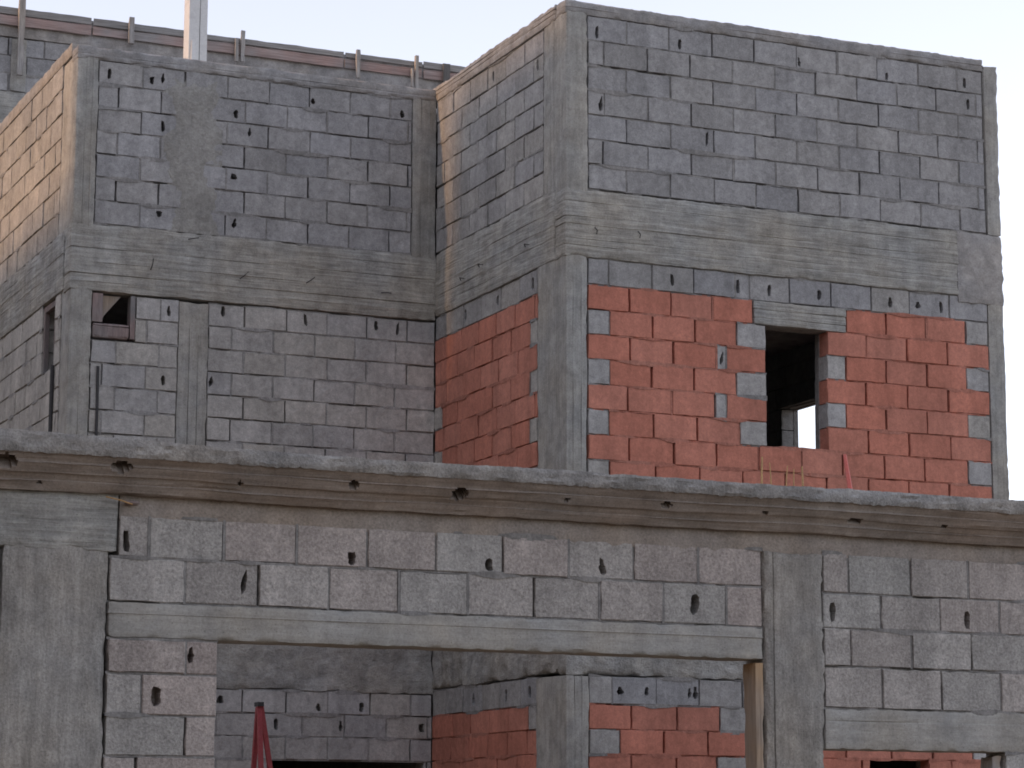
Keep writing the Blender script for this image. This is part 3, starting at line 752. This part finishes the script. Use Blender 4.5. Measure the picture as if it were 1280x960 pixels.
# right bay above its lintel, and left of the left column, and right of the right opening
rows = [(3.06, 3.30, mk([7.868] + pf([1060, 1138, 1210, 1284], 715) + [10.0, 10.42, 10.84, 11.26, 11.7, AX1])),
        (2.85, 3.06, mk([7.868] + pf([1101, 1175, 1249], 765) + [9.56, 9.97, 10.4, 10.8, 11.2, 11.6, AX1])),
        (2.622, 2.85, mk([7.868] + pf([1064, 1140, 1214], 810) + [9.37, 9.78, 10.2, 10.6, 11.0, 11.4, 11.8, AX1])),
        (2.375, 2.622, mk([7.868] + pf([1103, 1177, 1251], 860) + [9.56, 9.97, 10.4, 10.8, 11.2, 11.6, AX1]))]
for px, py, w, h in ((1041, 765, .04, .12), (1209, 775, .04, .11)):
    p = onY(px, py, YF); punch(rows, p.x, p.z, w, h)
mb = MB(); course_wall(mb, 'Y', YF, rows, dark=.25, deep=.2, flush=-.2, wb=.3, wv=.4, tv=.12, bed=.010, headgap=.010); apart('block_wall', mb, FM, False)
OX = ux(1256, 950, YF)
rows = simple_rows(2.135, .213, 10, OX, AX1, 9.5, 9.7, .41)
mb = MB(); course_wall(mb, 'Y', YF, rows, wb=.3, wv=.3); apart('block_wall', mb, FM, False)
rows = simple_rows(1.0, .2, 5, 7.868, OX - .004, 8.1, 8.3, .41)
mb = MB(); course_wall(mb, 'Y', YF, rows, wb=.3, wv=.3); apart('block_wall', mb, FM, False)
rows = simple_rows(3.09, .2205, 14, AX0, 2.943, 1.0, 1.2, .41)
mb = MB(); course_wall(mb, 'Y', YF, rows, wb=.3, wv=.3, bed=.01); apart('block_wall', mb, FM, False)
# timber jamb board and packing on the right of the doorway
mb = MB(); rough_box(mb, 7.40, 7.458, YF - .004, YF + .15, 0, 2.632, .06, .004, [7.43], 'x', 97, edge=.008); apart('door_jamb_board', mb, M_JAMB)
mb = MB(); rough_box(mb, OX - .08, OX - .004, YF + .02, YF + .16, 1.0, 2.118, .05, .010, None, 'x', 98, edge=.016); apart('window_jamb_board', mb, M_JAMB)

p = onY(166, 628, YF - .05); q = onY(140, 622, YF - .06)
mb = MB(); rough_box(mb, p.x - .035, p.x + .045, YF - .05, YF - .005, p.z - .012, p.z + .012, .02, .004, None, 'x', 99, edge=.006); apart('wood_shim', mb, M_FRAME)
mb = MB(); tube(mb, [(q.x - .03, YF - .05, q.z + .005), (q.x + .05, YF - .06, q.z - .012), (p.x, YF - .045, p.z - .01)], .004, 5); apart('tie_wire', mb, M_REED)
# ================================================================== loose things
# red folding trestle standing in the doorway
YT = 16.0; apex = onY(324, 880, YT)
tr = thing('red_trestle', 'red steel trestle with spread legs standing inside the wide doorway', 'trestle', (apex.x, YT, 0))
def flat(name, p, q, w, d, parent):
    p, q = Vector(p), Vector(q); t = (q - p).normalized(); s = Vector((1, 0, 0)); s = (s - t * s.dot(t)).normalized(); n = t.cross(s)
    V = [c + s * a * w / 2 + n * b * d / 2 for c in (p, q) for a, b in ((-1, -1), (1, -1), (1, 1), (-1, 1))]
    m = MB(); m.add(V, [(0, 1, 2, 3), (7, 6, 5, 4)] + [(k, 4 + k, 4 + (k + 1) % 4, (k + 1) % 4) for k in range(4)]); return m.build(name, M_RED, parent)
zt = apex.z
flat('leg', (apex.x, YT, zt), (apex.x - .015, YT - .4, 0), .030, .025, tr); flat('leg', (apex.x + .012, YT, zt - .01), (apex.x + .44, YT + .0, 0), .030, .025, tr)
flat('leg', (apex.x + .005, YT + .035, zt - .02), (apex.x + .015, YT + .5, 0), .030, .025, tr)
m = MB(); m.box(apex.x - .017, apex.x + .023, YT - .03, YT + .05, zt - .015, zt + .012, 0, (.15, .5)); m.build('hinge_cap', M_CHASE_CAP, tr)
flat('spreader', (apex.x - .03, YT - .3, zt - 1.2), (apex.x + .25, YT + .0, zt - 1.21), .03, .02, tr)
# red pole leaning behind the slab edge
p0 = onY(1056, 569, 13.7); p1 = onY(1063, 613, 13.55); dn = (p1 - p0)
m = MB(); q1 = p0 + dn * 1.32; tube(m, [p0, p0 + dn * .5, q1], [.011, .014, .016], 8)
tag(m.build('red_pole', M_PVC, None, True), 'thin red plastic pole leaning on the annex slab below the window', 'pole')
cg = 'canes standing up behind the slab edge'
for i, (px, py, pb, dx, lab) in enumerate(((952, 571, 606, .004, 'tallest pale dry cane, leftmost below the dark window'), (963, 578, 607, -.006, 'thin pale cane just right of the tallest cane'),
                         (983, 582, 609, .008, 'short thin cane midway in the row of dry canes'), (992, 586, 609, .002, 'faint short cane next to the thick right-hand cane'), (1003, 583, 611, -.003, 'rightmost pale cane, nearest the red pole'))):
    p = onY(px, py, 13.62); b = onY(px, pb, 13.62); m = MB()
    tube(m, [(p.x + dx, 13.62, p.z), (p.x, 13.62, (p.z + b.z) / 2), (p.x - dx, 13.62, 3.655)], [.0028, .004, .0045] if i not in (0, 4) else [.005, .0065, .007], 6)
    tag(m.build('dry_cane', M_REED, None, True), lab, 'cane', cg)

# ================================================================== ground, unseen sun blocker, light
SUNEL = 22.0
m, nt, b = nodes('earth'); h = NT(nt)
c = h.ramp(h.noise(.6, 8, .65), [(.3, (.22, .155, .10)), (.55, (.30, .215, .14)), (.75, (.36, .28, .20))]); c = h.mul(c, h.val(h.noise(14, 5), .8, 1.2))
nt.links.new(c, b.inputs['Base Color']); h.bump(b, h.noise(5, 8), .05); M_EARTH = m
g = MB(); xs = [-900, -300, -120] + lin(-60, 80, 4) + [160, 400, 900]; V = [(x, y, -.02 + (.05 * noise.noise(Vector((x * .2, y * .2, 0))) if abs(x) < 80 and abs(y) < 80 else 0)) for y in xs for x in xs]; n = len(xs)
g.add(V, [(j * n + i, j * n + i + 1, (j + 1) * n + i + 1, (j + 1) * n + i) for j in range(n - 1) for i in range(n - 1)]); o = g.build('ground', M_EARTH); o['kind'] = 'structure'
g = MB(); ys = merge(lin(-90, 140, 5), lin(21, 25, .1)); pr_ = [(-9, 0, 0), (-11, .5, 1), (-13.5, .85, 2), (-16, 1.0, 3), (-30, 1.0, 4), (-110, 0, 5)]; V = []  # unseen earth mound, added to shade the left-facing walls
BLOCKER_H = 7.2 + 21.3 * math.tan(math.radians(SUNEL))
for y in ys:
    for x, k, s in pr_: V.append((x, y, k * (BLOCKER_H + 2.65 * max(0, min(1, (22.99 - y) / .1))) + (noise.noise(Vector((y * .05, s, 0))) * .2 if 0 < s < 5 else -.3)))  # crest stepped to place the shadow edges on both side walls
n = len(pr_); g.add(V, [(j * n + i, j * n + i + 1, (j + 1) * n + i + 1, (j + 1) * n + i) for j in range(len(ys) - 1) for i in range(n - 1)]); o = g.build('sun_blocker', M_EARTH, None, True); o['kind'] = 'structure'

EL, AZ = math.radians(SUNEL), math.radians(4)
sd = Vector((-math.cos(AZ) * math.cos(EL), math.sin(AZ) * math.cos(EL), math.sin(EL)))
w = bpy.data.worlds.new('World'); sc.world = w; w.use_nodes = True; nt = w.node_tree
bg = nt.nodes['Background']; sky = nt.nodes.new('ShaderNodeTexSky'); sky.sky_type = 'NISHITA'; sky.sun_disc = False
sky.sun_elevation = EL; sky.sun_rotation = math.atan2(sd.x, sd.y); sky.air_density = 1.0; sky.dust_density = 0.5; sky.ozone_density = 3.0
hs = nt.nodes.new('ShaderNodeHueSaturation'); hs.inputs['Saturation'].default_value = .34; hs.inputs['Hue'].default_value = .525
nt.links.new(sky.outputs[0], hs.inputs['Color']); nt.links.new(hs.outputs[0], bg.inputs[0]); bg.inputs[1].default_value = .15
L = bpy.data.lights.new('sun', 'SUN'); L.energy = 1.15; L.angle = math.radians(1.7); L.color = (1.0, .57, .27)
lo = bpy.data.objects.new('sun', L); C.objects.link(lo); lo.rotation_euler = sd.to_track_quat('Z', 'Y').to_euler(); lo.location = (-20, 5, 20)

cd = bpy.data.cameras.new('camera'); co = bpy.data.objects.new('camera', cd); C.objects.link(co)
cd.sensor_width = 36; cd.lens = F / 1280 * 36; cd.clip_end = 5000
co.matrix_world = Matrix(((CR.x, CU.x, -CF.x, 0), (CR.y, CU.y, -CF.y, 0), (CR.z, CU.z, -CF.z, 1.6), (0, 0, 0, 1)))
sc.camera = co; sc.cycles.filter_width = 1.8
sc.view_settings.view_transform = 'Standard'; sc.view_settings.look = 'None'; sc.view_settings.exposure = 1.02; sc.view_settings.gamma = 1
sc.view_settings.use_curve_mapping = False
